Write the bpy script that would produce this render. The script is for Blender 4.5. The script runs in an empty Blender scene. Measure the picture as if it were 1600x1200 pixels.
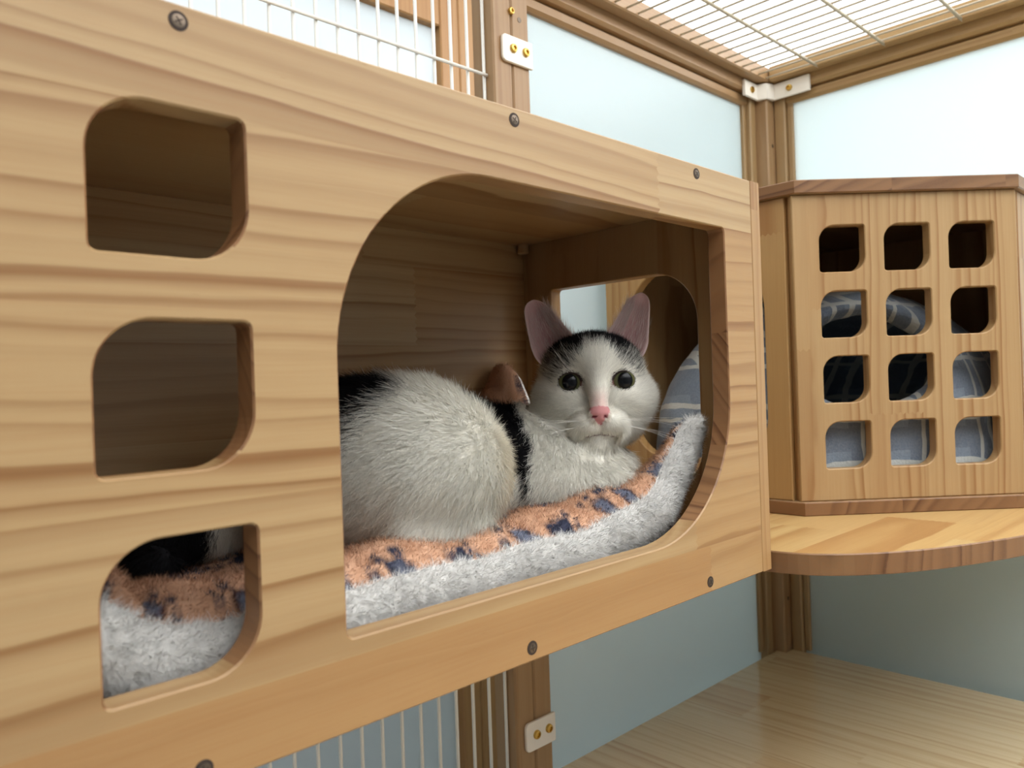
import bpy, bmesh, math, random
import numpy as np
from mathutils import Vector, Matrix
from mathutils.geometry import tessellate_polygon

rng = np.random.default_rng(7)
random.seed(7)
SC = bpy.context.scene
COL = SC.collection
PI = math.pi

# ------------------------------------------------------------------ helpers
def link(o, parent=None):
    COL.objects.link(o)
    if parent is not None:
        o.parent = parent
    return o

def tag(o, label=None, cat=None, group=None, kind=None):
    if label: o['label'] = label
    if cat: o['category'] = cat
    if group: o['group'] = group
    if kind: o['kind'] = kind
    return o

ORIG = {}
def empty(name, loc, label=None, cat=None, group=None):
    o = bpy.data.objects.new(name, None)
    o.empty_display_size = .02
    o.location = loc
    link(o); tag(o, label, cat, group)
    ORIG[o.name] = Vector(loc)
    return o

def world_of(o):
    v = Vector((0, 0, 0))
    while o is not None:
        v = v + Vector(o.location); o = o.parent
    return v

def new_mesh(name, verts, faces, mat, parent=None, smooth=False, local=False, mats=None):
    """verts in world coordinates (the parent's place is taken off) unless local."""
    me = bpy.data.meshes.new(name)
    v = np.asarray(verts, dtype=np.float64)
    if parent is not None and not local:
        v = v - np.array(world_of(parent))
    me.from_pydata(v.tolist(), [], [tuple(int(i) for i in f) for f in faces])
    me.update()
    if mat is not None:
        me.materials.append(mat)
    if smooth:
        me.polygons.foreach_set('use_smooth', [True] * len(me.polygons))
    o = bpy.data.objects.new(name, me)
    return link(o, parent)

def fast_mesh(name, verts, faces_by_n, mat, parent=None, colors=None, normals=None, smooth=True):
    """verts (N,3) world; faces_by_n: list of (M,k) int arrays."""
    v = np.asarray(verts, dtype=np.float32)
    if parent is not None:
        v = v - np.array(world_of(parent), dtype=np.float32)
    me = bpy.data.meshes.new(name)
    nl = sum(f.size for f in faces_by_n); nf = sum(len(f) for f in faces_by_n)
    me.vertices.add(len(v)); me.loops.add(nl); me.polygons.add(nf)
    me.vertices.foreach_set('co', v.ravel())
    loops = np.concatenate([f.ravel() for f in faces_by_n]).astype(np.int32)
    starts = []; s = 0
    for f in faces_by_n:
        k = f.shape[1]
        starts.append(s + np.arange(len(f)) * k); s += f.size
    me.loops.foreach_set('vertex_index', loops)
    me.polygons.foreach_set('loop_start', np.concatenate(starts).astype(np.int32))
    if smooth:
        me.polygons.foreach_set('use_smooth', np.ones(nf, dtype=bool))
    me.update(calc_edges=True)
    me.validate()
    if colors is not None:
        a = me.color_attributes.new('Col', 'FLOAT_COLOR', 'POINT')
        c = np.ones((len(v), 4), dtype=np.float32); c[:, :3] = colors
        a.data.foreach_set('color', c.ravel())
    if normals is not None:
        me.normals_split_custom_set_from_vertices(np.asarray(normals, dtype=np.float32).tolist())
    if mat is not None:
        me.materials.append(mat)
    o = bpy.data.objects.new(name, me)
    return link(o, parent)

class MB:
    """collects simple shapes into one mesh"""
    def __init__(s): s.v = []; s.f = []
    def add(s, v, f):
        b = len(s.v); s.v += [tuple(x) for x in v]; s.f += [tuple(b + i for i in q) for q in f]
    def box(s, x0, x1, y0, y1, z0, z1, ch=0.0015):
        # chamfered box
        xs, ys, zs = (x0, x1), (y0, y1), (z0, z1)
        c = min(ch, (x1-x0)*.45, (y1-y0)*.45, (z1-z0)*.45)
        v = []; idx = {}
        for i in (0, 1):
            for j in (0, 1):
                for k in (0, 1):
                    sx, sy, sz = (1, -1)[i], (1, -1)[j], (1, -1)[k]
                    p = (xs[i], ys[j], zs[k])
                    idx[i, j, k, 0] = len(v); v.append((p[0], p[1]+sy*c, p[2]+sz*c))
                    idx[i, j, k, 1] = len(v); v.append((p[0]+sx*c, p[1], p[2]+sz*c))
                    idx[i, j, k, 2] = len(v); v.append((p[0]+sx*c, p[1]+sy*c, p[2]))
        f = []
        q = [(0, 0), (1, 0), (1, 1), (0, 1)]
        for i in (0, 1):
            f.append([idx[i, a, b, 0] for a, b in q]); f.append([idx[a, i, b, 1] for a, b in q]); f.append([idx[a, b, i, 2] for a, b in q])
            for j in (0, 1):
                f.append([idx[i, j, 0, 0], idx[i, j, 1, 0], idx[i, j, 1, 1], idx[i, j, 0, 1]])
                f.append([idx[i, 0, j, 0], idx[i, 1, j, 0], idx[i, 1, j, 2], idx[i, 0, j, 2]])
                f.append([idx[0, i, j, 1], idx[1, i, j, 1], idx[1, i, j, 2], idx[0, i, j, 2]])
                for k in (0, 1):
                    f.append([idx[i, j, k, 0], idx[i, j, k, 1], idx[i, j, k, 2]])
        cen = Vector(((x0+x1)/2, (y0+y1)/2, (z0+z1)/2))
        ff = []
        for g in f:
            a, b, d = Vector(v[g[0]]), Vector(v[g[1]]), Vector(v[g[2]])
            n = (b-a).cross(d-a); m = sum((Vector(v[t]) for t in g), Vector())/len(g)
            ff.append(g if n.dot(m-cen) > 0 else g[::-1])
        s.add(v, ff); return s
    def tube(s, pts, r, n=8, cap=True):
        pts = [Vector(p) for p in pts]
        rings = []
        up = None
        b0 = len(s.v)
        rr = r if isinstance(r, (list, tuple)) else [r]*len(pts)
        for i, p in enumerate(pts):
            t = (pts[min(i+1, len(pts)-1)] - pts[max(i-1, 0)]).normalized()
            if up is None:
                up = t.orthogonal().normalized()
            up = (up - t*up.dot(t)).normalized(); w = t.cross(up)
            for k in range(n):
                a = 2*PI*k/n
                s.v.append(tuple(p + (up*math.cos(a) + w*math.sin(a))*rr[i]))
        for i in range(len(pts)-1):
            for k in range(n):
                a = b0+i*n+k; b = b0+i*n+(k+1) % n
                s.f.append((a, b, b+n, a+n))
        if cap:
            s.f.append(tuple(b0+k for k in range(n))[::-1]); e = b0+(len(pts)-1)*n
            s.f.append(tuple(e+k for k in range(n)))
        return s
    def lathe(s, prof, origin, axis, n=20):
        """prof: (radius, height) list along axis"""
        ax = Vector(axis).normalized(); u = ax.orthogonal().normalized(); w = ax.cross(u); o = Vector(origin)
        b0 = len(s.v)
        for r, h in prof:
            for k in range(n):
                a = 2*PI*k/n
                s.v.append(tuple(o + ax*h + (u*math.cos(a)+w*math.sin(a))*r))
        for i in range(len(prof)-1):
            for k in range(n):
                a = b0+i*n+k; b = b0+i*n+(k+1) % n
                s.f.append((a, b, b+n, a+n))
        s.f.append(tuple(b0+k for k in range(n))[::-1]); e = b0+(len(prof)-1)*n
        s.f.append(tuple(e+k for k in range(n)))
        return s
    def build(s, name, mat, parent=None, smooth=False):
        return new_mesh(name, s.v, s.f, mat, parent, smooth)

def area2(p):
    return sum(p[i][0]*p[(i+1) % len(p)][1] - p[(i+1) % len(p)][0]*p[i][1] for i in range(len(p)))/2

def offset_poly(p, d):
    """move each vertex of a CCW polygon inward by d (miter)"""
    n = len(p); out = []
    for i in range(n):
        a, b, c = Vector(p[i-1]), Vector(p[i]), Vector(p[(i+1) % n])
        e1 = (b-a).normalized(); e2 = (c-b).normalized()
        n1 = Vector((-e1.y, e1.x)); n2 = Vector((-e2.y, e2.x))
        m = (n1+n2)
        k = 1 + n1.dot(n2)
        out.append(tuple(b + m*(d/max(k, .3))))
    return out

def rrect(x0, x1, z0, z1, r, n=12):
    """rounded rectangle CCW; r = (bottom-left, bottom-right, top-right, top-left)"""
    out = []
    for (cx, cz, a0, rad) in ((x0+r[0], z0+r[0], PI, r[0]), (x1-r[1], z0+r[1], 1.5*PI, r[1]), (x1-r[2], z1-r[2], 0, r[2]), (x0+r[3], z1-r[3], .5*PI, r[3])):
        m = n if rad > .008 else 4
        for k in range(m+1):
            a = a0 + (PI/2)*k/m
            out.append((cx+rad*math.cos(a), cz+rad*math.sin(a)))
    return out

def plate(outer, holes, th, fn, ch=.0009):
    """a board with holes. fn(u, v, d) -> xyz, d = 0 at the front, th at the back."""
    if area2(outer) < 0: outer = outer[::-1]
    holes = [h if area2(h) > 0 else h[::-1] for h in holes]
    loops = [(outer, 1)] + [(h, -1) for h in holes]
    V = []; F = []
    def ring(pts, d):
        b = len(V); V.extend(fn(u, v, d) for u, v in pts); return list(range(b, b+len(pts)))
    caps0, caps1, idx0, idx1 = [], [], [], []
    for p, sgn in loops:
        pin = offset_poly(p, ch*sgn)
        r0 = ring(pin, 0); r1 = ring(p, ch); r2 = ring(p, th-ch); r3 = ring(pin, th)
        caps0.append(pin); idx0 += r0; idx1 += r3
        n = len(p)
        for A, B in ((r0, r1), (r1, r2), (r2, r3)):
            for i in range(n):
                j = (i+1) % n
                F.append((A[i], A[j], B[j], B[i]) if sgn > 0 else (A[j], A[i], B[i], B[j]))
    tris = tessellate_polygon([[Vector((u, v, 0)) for u, v in c] for c in caps0])
    flat = [q for c in caps0 for q in c]
    for t in tris:
        a, b, c = (flat[i] for i in t)
        s = (b[0]-a[0])*(c[1]-a[1]) - (c[0]-a[0])*(b[1]-a[1])
        t = t if s > 0 else t[::-1]
        F.append(tuple(idx0[i] for i in t)[::-1]); F.append(tuple(idx1[i] for i in t))
    return V, F

def fix_normals(o):
    bm = bmesh.new(); bm.from_mesh(o.data)
    bmesh.ops.recalc_face_normals(bm, faces=bm.faces); bm.to_mesh(o.data); bm.free()
    return o

# ------------------------------------------------------------------ materials
def srgb(r, g, b):
    f = lambda c: c/12.92 if c <= .04045 else ((c+.055)/1.055)**2.4
    return (f(r/255), f(g/255), f(b/255), 1)

def mat_new(name):
    m = bpy.data.materials.new(name); m.use_nodes = True
    nt = m.node_tree
    return m, nt, nt.nodes['Principled BSDF']

def plain(name, col, rough=.5, metal=0, bump=0, bscale=200, spec=.5):
    m, nt, b = mat_new(name)
    b.inputs['Base Color'].default_value = col
    b.inputs['Roughness'].default_value = rough
    b.inputs['Metallic'].default_value = metal
    b.inputs['Specular IOR Level'].default_value = spec
    if bump:
        tc = nt.nodes.new('ShaderNodeTexCoord'); n = nt.nodes.new('ShaderNodeTexNoise'); n.inputs['Scale'].default_value = bscale
        bp = nt.nodes.new('ShaderNodeBump'); bp.inputs['Strength'].default_value = bump; bp.inputs['Distance'].default_value = .001
        nt.links.new(tc.outputs['Object'], n.inputs['Vector']); nt.links.new(n.outputs['Fac'], bp.inputs['Height']); nt.links.new(bp.outputs['Normal'], b.inputs['Normal'])
    return m

class NB:
    """small node-tree writer"""
    def __init__(s, nt): s.nt = nt
    def n(s, t, **kw):
        x = s.nt.nodes.new(t)
        for k, v in kw.items(): setattr(x, k, v)
        return x
    def set(s, sock, v):
        if isinstance(v, bpy.types.NodeSocket): s.nt.links.new(v, sock)
        else: sock.default_value = v
    def m(s, op, a, b=None, c=None, clamp=False):
        x = s.n('ShaderNodeMath', operation=op, use_clamp=clamp)
        s.set(x.inputs[0], a)
        if b is not None: s.set(x.inputs[1], b)
        if c is not None: s.set(x.inputs[2], c)
        return x.outputs[0]
    def xyz(s, a, b, c):
        x = s.n('ShaderNodeCombineXYZ')
        for i, v in enumerate((a, b, c)): s.set(x.inputs[i], v)
        return x.outputs[0]
    def noise(s, vec, scale=1, detail=2, rough=.5, dim='3D'):
        x = s.n('ShaderNodeTexNoise', noise_dimensions=dim)
        s.set(x.inputs['Vector'], vec); x.inputs['Scale'].default_value = scale; x.inputs['Detail'].default_value = detail; x.inputs['Roughness'].default_value = rough
        return x.outputs['Fac']
    def ramp(s, fac, stops, interp='LINEAR'):
        x = s.n('ShaderNodeValToRGB'); x.color_ramp.interpolation = interp
        e = x.color_ramp.elements
        while len(e) < len(stops): e.new(.5)
        for q, (p, c) in zip(e, stops): q.position = p; q.color = c
        s.set(x.inputs['Fac'], fac); return x.outputs['Color']
    def mix(s, fac, a, b, blend='MIX'):
        x = s.n('ShaderNodeMix', data_type='RGBA', blend_type=blend)
        s.set(x.inputs[0], fac); s.set(x.inputs[6], a); s.set(x.inputs[7], b)
        return x.outputs[2]

def wood(name, grain='x', across='z', stave=.055, seg=.42, ring=.0105, seed=0, early=(222, 184, 130), late=(176, 122, 68), rough=.42, coat=.0, contrast=1.0, tonevar=.5, pith=.05, center=.10, slope=.05, warpk=.012):
    """solid pine: growth rings round a log axis along the grain, glued up from staves"""
    early = tuple(c*.78 for c in early); late = tuple(c*.755 for c in late)
    m, nt, b = mat_new(name); N = NB(nt)
    tc = N.n('ShaderNodeTexCoord'); sp = N.n('ShaderNodeSeparateXYZ'); nt.links.new(tc.outputs['Object'], sp.inputs[0])
    ax = {'x': sp.outputs[0], 'y': sp.outputs[1], 'z': sp.outputs[2]}
    third = [k for k in 'xyz' if k not in (grain, across)][0]
    g, a, t = ax[grain], ax[across], ax[third]
    rowf = N.m('ADD', N.m('DIVIDE', a, stave), 50.37+seed*3.1)
    row = N.m('FLOOR', rowf)
    w1 = N.n('ShaderNodeTexWhiteNoise', noise_dimensions='1D'); N.set(w1.inputs['W'], N.m('ADD', row, seed*17.3))
    sf = N.m('ADD', N.m('DIVIDE', g, seg), N.m('MULTIPLY', w1.outputs['Value'], 9.0))
    # finger joints: the end of a stave is a row of teeth
    tooth = N.m('MULTIPLY', N.m('PINGPONG', N.m('MULTIPLY', a, 1.0), .0032), .9/seg)
    sgi = N.m('FLOOR', N.m('ADD', sf, tooth))
    w2 = N.n('ShaderNodeTexWhiteNoise', noise_dimensions='3D'); N.set(w2.inputs['Vector'], N.xyz(row, sgi, float(seed)))
    rs = N.n('ShaderNodeSeparateColor'); nt.links.new(w2.outputs['Color'], rs.inputs[0])
    r1, r2, r3 = rs.outputs
    nv = N.xyz(N.m('ADD', N.m('MULTIPLY', g, 4.0), N.m('MULTIPLY', r1, 40)), N.m('MULTIPLY', a, 16.0), N.m('MULTIPLY', t, 16.0))
    warp = N.m('MULTIPLY', N.m('SUBTRACT', N.noise(nv, 1, 3, .55), .5), warpk)
    aa = N.m('ADD', N.m('ADD', a, N.m('MULTIPLY', N.m('SUBTRACT', r1, .5), center)), N.m('MULTIPLY', N.m('MULTIPLY', g, slope), N.m('SUBTRACT', r3, .5)))
    tt = N.m('ADD', N.m('ADD', t, pith), N.m('MULTIPLY', r2, .06))
    rad = N.m('SQRT', N.m('ADD', N.m('MULTIPLY', aa, aa), N.m('MULTIPLY', tt, tt)))
    rad = N.m('ADD', rad, warp)
    rr = N.m('DIVIDE', rad, ring)
    # uneven yearly growth
    rr = N.m('ADD', rr, N.m('MULTIPLY', N.noise(N.xyz(N.m('MULTIPLY', rr, .45), N.m('MULTIPLY', r3, 20.0), N.m('MULTIPLY', r1, 20.0)), 1, 2), 3.4))
    ph = N.m('FRACT', rr)
    yr = N.n('ShaderNodeTexWhiteNoise', noise_dimensions='2D'); N.set(yr.inputs['Vector'], N.xyz(N.m('FLOOR', rr), r1, 0.0))
    prof = N.ramp(ph, [(0, (.30,)*3+(1,)), (.14, (.02, .02, .02, 1)), (.40, (.08,)*3+(1,)), (.70, (.50,)*3+(1,)), (.86, (.92,)*3+(1,)), (.95, (.80,)*3+(1,)), (1, (.30,)*3+(1,))])
    fac = N.m('MULTIPLY', prof, N.m('MULTIPLY', N.m('ADD', N.m('MULTIPLY', N.m('POWER', yr.outputs['Value'], 1.3), .85), .15), contrast), clamp=True)
    col = N.mix(fac, srgb(*early), srgb(*late))
    # fibres
    fv = N.xyz(N.m('MULTIPLY', g, 14.0), N.m('MULTIPLY', a, 520.0), N.m('MULTIPLY', t, 520.0))
    fib = N.noise(fv, 1, 3, .6)
    col = N.mix(N.m('MULTIPLY', N.m('SUBTRACT', fib, .42, clamp=True), .55), col, srgb(150, 98, 52))
    # resin flecks
    rv = N.xyz(N.m('MULTIPLY', g, 90.0), N.m('MULTIPLY', a, 900.0), N.m('MULTIPLY', t, 900.0))
    fl = N.m('MULTIPLY', N.m('SUBTRACT', N.noise(rv, 1, 1, .5), .76, clamp=True), 3.2, clamp=True)
    col = N.mix(fl, col, srgb(110, 66, 34))
    # tone of each stave: some pinker and darker, some paler
    tone = N.ramp(N.m('FRACT', N.m('ADD', N.m('MULTIPLY', r2, 3.7), r3)), [(0, srgb(232, 206, 180)), (.35, (1, 1, 1, 1)), (.7, srgb(248, 240, 228)), (1, srgb(236, 208, 176))])
    col = N.mix(tonevar, col, N.mix(1.0, col, tone, 'MULTIPLY'))
    nt.links.new(col, b.inputs['Base Color'])
    b.inputs['Roughness'].default_value = rough
    b.inputs['Specular IOR Level'].default_value = .4
    b.inputs['Coat Weight'].default_value = coat; b.inputs['Coat Roughness'].default_value = .12
    bp = N.n('ShaderNodeBump'); bp.inputs['Strength'].default_value = .12; bp.inputs['Distance'].default_value = .0006
    nt.links.new(N.m('ADD', N.m('MULTIPLY', fib, .5), fac), bp.inputs['Height']); nt.links.new(bp.outputs['Normal'], b.inputs['Normal'])
    return m

def edges(o, m, test):
    o.data.materials.append(m)
    for p in o.data.polygons:
        if test(p.normal): p.material_index = 1
    return o

def frosted(name, tint, trans=.62, gloss=.06):
    m, nt, b = mat_new(name); N = NB(nt)
    nt.nodes.remove(b); out = nt.nodes['Material Output']
    d = N.n('ShaderNodeBsdfDiffuse'); d.inputs['Color'].default_value = tint
    t = N.n('ShaderNodeBsdfTranslucent'); t.inputs['Color'].default_value = tint
    g = N.n('ShaderNodeBsdfGlossy'); g.inputs['Roughness'].default_value = .38; g.inputs['Color'].default_value = (.9, .95, 1, 1)
    m1 = N.n('ShaderNodeMixShader'); m1.inputs[0].default_value = trans
    nt.links.new(d.outputs[0], m1.inputs[1]); nt.links.new(t.outputs[0], m1.inputs[2])
    m2 = N.n('ShaderNodeMixShader'); m2.inputs[0].default_value = gloss
    nt.links.new(m1.outputs[0], m2.inputs[1]); nt.links.new(g.outputs[0], m2.inputs[2])
    nt.links.new(m2.outputs[0], out.inputs['Surface'])
    return m

def emission(name, col, strength):
    m, nt, b = mat_new(name)
    b.inputs['Base Color'].default_value = (.8, .8, .8, 1)
    b.inputs['Emission Color'].default_value = col; b.inputs['Emission Strength'].default_value = strength
    return m

def fibre(name, trans=.35, rough=.8, spec=.15):
    """hair or pile: the colour is each strand's own"""
    m, nt, b = mat_new(name); N = NB(nt); out = nt.nodes['Material Output']
    at = N.n('ShaderNodeAttribute', attribute_name='Col')
    b.inputs['Roughness'].default_value = rough; b.inputs['Specular IOR Level'].default_value = spec
    nt.links.new(at.outputs['Color'], b.inputs['Base Color'])
    t = N.n('ShaderNodeBsdfTranslucent'); nt.links.new(at.outputs['Color'], t.inputs['Color'])
    mx = N.n('ShaderNodeMixShader'); mx.inputs[0].default_value = trans
    nt.links.new(b.outputs[0], mx.inputs[1]); nt.links.new(t.outputs[0], mx.inputs[2]); nt.links.new(mx.outputs[0], out.inputs['Surface'])
    return m

M = {}
M['front'] = wood('pine front board', 'x', 'z', stave=.083, seg=.62, ring=.0115, seed=2, pith=.030, center=.12, slope=.06, contrast=1.08, early=(223, 187, 135), late=(174, 124, 72), tonevar=.8)
M['board_x'] = wood('pine board along the box', 'x', 'y', stave=.07, seg=.5, seed=5)
M['back_x'] = wood('pine back board', 'x', 'z', stave=.075, seg=.5, seed=9)
M['board_z'] = wood('pine upright board', 'z', 'y', stave=.07, seg=.6, seed=3, ring=.009)
M['house_face'] = wood('pine house front', 'y', 'x', stave=.06, seg=.7, ring=.0085, seed=4, early=(224, 184, 128), late=(186, 130, 72), tonevar=.35)
M['house_side'] = wood('pine house side', 'z', 'y', stave=.09, seg=.7, ring=.012, seed=11, early=(226, 180, 116), late=(190, 126, 62), tonevar=.2)
M['house_slab'] = wood('pine house slab', 'x', 'y', stave=.06, seg=.45, ring=.011, seed=6, early=(206, 168, 122), late=(150, 100, 60))
M['shelf'] = wood('pine corner shelf', 'x', 'y', stave=.085, seg=.55, ring=.0125, seed=8, early=(252, 214, 146), late=(204, 140, 76), rough=.36)
M['end'] = wood('pine end grain', 'y', 'x', stave=.09, seg=2, ring=.014, seed=23, early=(172, 128, 86), late=(112, 70, 40), slope=1.4, tonevar=.3)
M['end_x'] = wood('pine end grain of the box front', 'y', 'z', stave=.09, seg=2, ring=.010, seed=24, early=(186, 138, 94), late=(116, 72, 44), slope=3.0, tonevar=.3)
M['platform'] = wood('varnished pine platform', 'y', 'x', stave=.085, seg=.50, ring=.018, seed=13, early=(285, 260, 210), late=(246, 206, 152), rough=.2, coat=.8, contrast=.8)
M['post'] = wood('pine post', 'z', 'x', stave=.12, seg=2, ring=.009, seed=14, early=(206, 168, 122), late=(170, 122, 76), contrast=.5, tonevar=.2)
M['stile'] = wood('pine stile', 'z', 'x', stave=.15, seg=2, ring=.009, seed=15, early=(206, 172, 122), late=(172, 126, 76), contrast=.5, tonevar=.2)
M['rail_x'] = wood('pine rail', 'x', 'z', stave=.12, seg=2, ring=.009, seed=16, early=(204, 164, 116), late=(168, 116, 70), contrast=.5, tonevar=.2)
M['rail_y'] = wood('pine rail across', 'y', 'z', stave=.12, seg=2, ring=.009, seed=17, early=(220, 182, 124), late=(182, 132, 78), contrast=.5, tonevar=.2)
M['far_wood'] = wood('orange pine of the next cage', 'z', 'x', stave=.12, seg=2, ring=.010, seed=18, early=(222, 168, 104), late=(186, 124, 66), tonevar=.2)
M['frost'] = frosted('frosted panel', srgb(234, 243, 244), .72)
M['frost_far'] = frosted('frosted panel of the next cage', srgb(238, 245, 247), .72)
M['wire'] = plain('white coated wire', srgb(236, 234, 226), .35)
M['wire_top'] = plain('cream coated roof wire', srgb(196, 184, 160), .4)
M['plastic'] = plain('white plastic', srgb(238, 232, 220), .35)
M['brass'] = plain('yellow zinc bolt', srgb(206, 172, 92), .28, 1)
M['steel'] = plain('dull screw steel', srgb(104, 92, 80), .4, 1)
M['hole'] = plain('dark screw recess', srgb(52, 38, 28), .8)
M['wall'] = plain('grey painted wall', srgb(160, 164, 166), .7, bump=.1, bscale=60)
M['floor'] = plain('grey floor', srgb(176, 178, 176), .5, bump=.1, bscale=30)
M['ceil'] = plain('white ceiling', srgb(240, 242, 242), .8)
LAMPS = [[emission('lit diffuser', (.97, .985, 1.0, 1), e*f) for e in (3.0, 10.0, 2.6, 3.0)] for f in (.12, 1.0, 1.25)]
M['fur'] = fibre('cat hair', .30, .8, .08)
M['skin'] = fibre('cat skin under the hair', .0, .85, .1)
M['pile'] = fibre('fleece pile', .25, .9, .05)
M['fleece'] = fibre('fleece backing', .0, .95, .0)

# ------------------------------------------------------------------ camera (level phone shot, hardly tilted)
R_ = np.array([0.71403, -0.699277, -0.034244]); U_ = np.array([0.024245, -0.024186, 0.999413]); F_ = np.array([0.699695, 0.714441, 0.000315])
CAMP = np.array([0, -.33, 0])
cam = bpy.data.cameras.new('camera'); co = bpy.data.objects.new('camera', cam); COL.objects.link(co)
co.matrix_world = Matrix(((R_[0], U_[0], -F_[0], CAMP[0]), (R_[1], U_[1], -F_[1], CAMP[1]), (R_[2], U_[2], -F_[2], CAMP[2]), (0, 0, 0, 1)))
cam.sensor_width = 36; cam.lens = 1232.68/1600*36; cam.clip_start = .01
cam.dof.use_dof = True; cam.dof.focus_distance = .64; cam.dof.aperture_fstop = 11
SC.camera = co

#@@SETTING
YB, XC = .327, 1.2614        # faces of the cage's rear and side walls
ZC = .456                    # top of the frosted panels
ZP = -.4616                  # top of the platform

# ------------------------------------------------------------------ the room
RX0, RX1, RY0, RY1, RZ0, RZ1 = -2.2, 3.4, -2.6, 2.6, -1.35, 1.02
def slab(name, x0, x1, y0, y1, z0, z1, m):
    o = MB().box(x0, x1, y0, y1, z0, z1, .001).build(name, m); tag(o, kind='structure'); return o
slab('floor', RX0, RX1, RY0, RY1, RZ0-.1, RZ0, M['floor'])
slab('ceiling', RX0, RX1, RY0, RY1, RZ1+.02, RZ1+.12, M['ceil'])
slab('wall_left', RX0-.1, RX0, RY0, RY1, RZ0, RZ1+.02, M['wall'])
slab('wall_right', RX1, RX1+.1, RY0, RY1, RZ0, RZ1+.02, M['wall'])
slab('wall_back', RX0, RX1, RY1, RY1+.1, RZ0, RZ1+.02, M['wall'])
slab('wall_front', RX0, RX1, RY0-.1, RY0, RZ0, RZ1+.02, M['wall'])
xs = np.linspace(RX0+.05, RX1-.05, 4); ys = [RY0+.05, -1.6, -.4, 1.1, RY1-.05]
for i in range(3):
    for j in range(4):
        t = empty('ceiling_light', ((xs[i]+xs[i+1])/2, (ys[j]+ys[j+1])/2, RZ1), 'square white ceiling light diffuser glowing above the wire roof', 'ceiling light', 'white ceiling light diffusers')
        MB().box(xs[i]+.006, xs[i+1]-.006, ys[j]+.006, ys[j+1]-.006, RZ1, RZ1+.015).build('diffuser', LAMPS[i][j], t)
        MB().box(xs[i], xs[i+1], ys[j], ys[j+1], RZ1+.0155, RZ1+.02).build('tray', M['ceil'], t)

# ------------------------------------------------------------------ the cage frame
cage = empty('cat_cage', (.6, YB, ZP-.03), 'pine framed cat cage with frosted side panels and white wire mesh', 'cage')
def post(name, x0, x1, y0, y1, z0, z1, m='post'):
    return MB().box(x0, x1, y0, y1, z0, z1, .002).build(name, M[m], cage)
ZT = .512
post('post', .622, .6522, YB-.010, YB+.026, ZP-.4, ZT)
post('post', .6528, .6815, YB-.010, YB+.026, ZP-.4, ZT)
# corner post and the stiles of the two panel frames beside it
post('post', 1.2335, 1.2614, YB-.026, YB+.002, ZP-.4, ZT)
post('stile', 1.2150, 1.2332, YB-.006, YB+.022, ZP-.03, ZT, 'stile')
post('stile', 1.2560, 1.2840, YB-.046, YB-.0265, ZP-.03, ZT, 'stile')
# mouldings: a thin lip between stile and panel
MB().box(1.206, 1.2152, YB+.002, YB+.018, ZP, ZC).build('lip', M['stile'], cage)
MB().box(1.2625, 1.278, YB-.056, YB-.0462, ZP, ZC).build('lip', M['stile'], cage)
# rear top rail with its lip
MB().box(.682, 1.2332, YB-.010, YB+.022, .470, ZT, .004).build('rail', M['rail_x'], cage)
MB().box(.682, 1.2332, YB-.001, YB+.018, .452, .4698, .004).build('lip', M['rail_x'], cage)
# side top rail
MB().box(1.2515, 1.284, -.62, YB-.0265, .470, ZT, .004).build('rail', M['rail_y'], cage)
MB().box(1.2600, 1.279, -.62, YB-.0265, .452, .4698, .004).build('lip', M['rail_y'], cage)
# rear top rail over the wire mesh
MB().box(-.3, .6218, YB-.010, YB+.022, .484, ZT, .004).build('rail', M['rail_x'], cage)
# frosted panels
MB().box(.680, 1.222, YB+.008, YB+.012, ZP-.35, .462, .0005).build('frosted_panel', M['frost'], cage)
MB().box(1.268, 1.272, -.62, YB-.040, ZP-.35, .462, .0005).build('frosted_panel', M['frost'], cage)
# wire mesh beside the posts
g = MB()
wx = [.6195] + [.5945-.0241*k for k in range(0, 36)]
for x in wx:
    g.tube([(x, YB+.004, -.80), (x, YB+.004, .484)], .0019, 8)
for z in (.355, -.321-.0029, .355-.17*1, -.32+.17, -.49, -.66):
    g.tube([(-.27, YB+.0015, z), (.6215, YB+.0010, z)], .0019, 8)
w = g.build('wire_mesh', M['wire'], cage, True)
# roof: frame and wires
MB().box(.68, 1.2505, YB-.030, YB-.0105, .488, ZT, .002).build('roof_frame', M['rail_x'], cage)
MB().box(1.2330, 1.2512, -.55, YB-.031, .488, ZT, .002).build('roof_frame', M['rail_y'], cage)
g = MB()
k = 0
x = 1.2272
while x > -.25:
    g.tube([(x, -.7, .4925), (x, YB-.012, .4925)], .0015, 6); x -= .0251
for y in (.2152, .1120, .0075, -.097, -.20, -.30, -.41, -.51, -.61):
    g.tube([(-.25, y, .4900), (1.2405, y, .4900)], .0024, 8)
g.build('wire_roof', M['wire_top'], cage, True)
# brackets
def bolt(parent, p, axis, r=.0052):
    m = MB(); m.lathe([(r, 0), (r, .0015), (r*.86, .003), (r*.5, .0033), (r*.46, .0015), (.0001, .0014)], p, axis, 18)
    return m.build('bolt', M['brass'], parent, False)
def post_bracket(z0, z1):
    pl = rrect(.6335, .6830, z0, z1, (.006, .001, .001, .006), 8)
    V, F = plate(pl, [], .004, lambda u, v, d: (u, YB-.0142+d, v), .0008)
    br = fix_normals(new_mesh('bracket', V, F, M['plastic'], cage))
    zm = (z0+z1)/2
    bolt(br, (.6500, YB-.0142, zm+.001), (0, -1, 0)); bolt(br, (.6705, YB-.0142, zm+.0015), (0, -1, 0))
post_bracket(.372, .4035)
post_bracket(-.424, -.3905)
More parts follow.
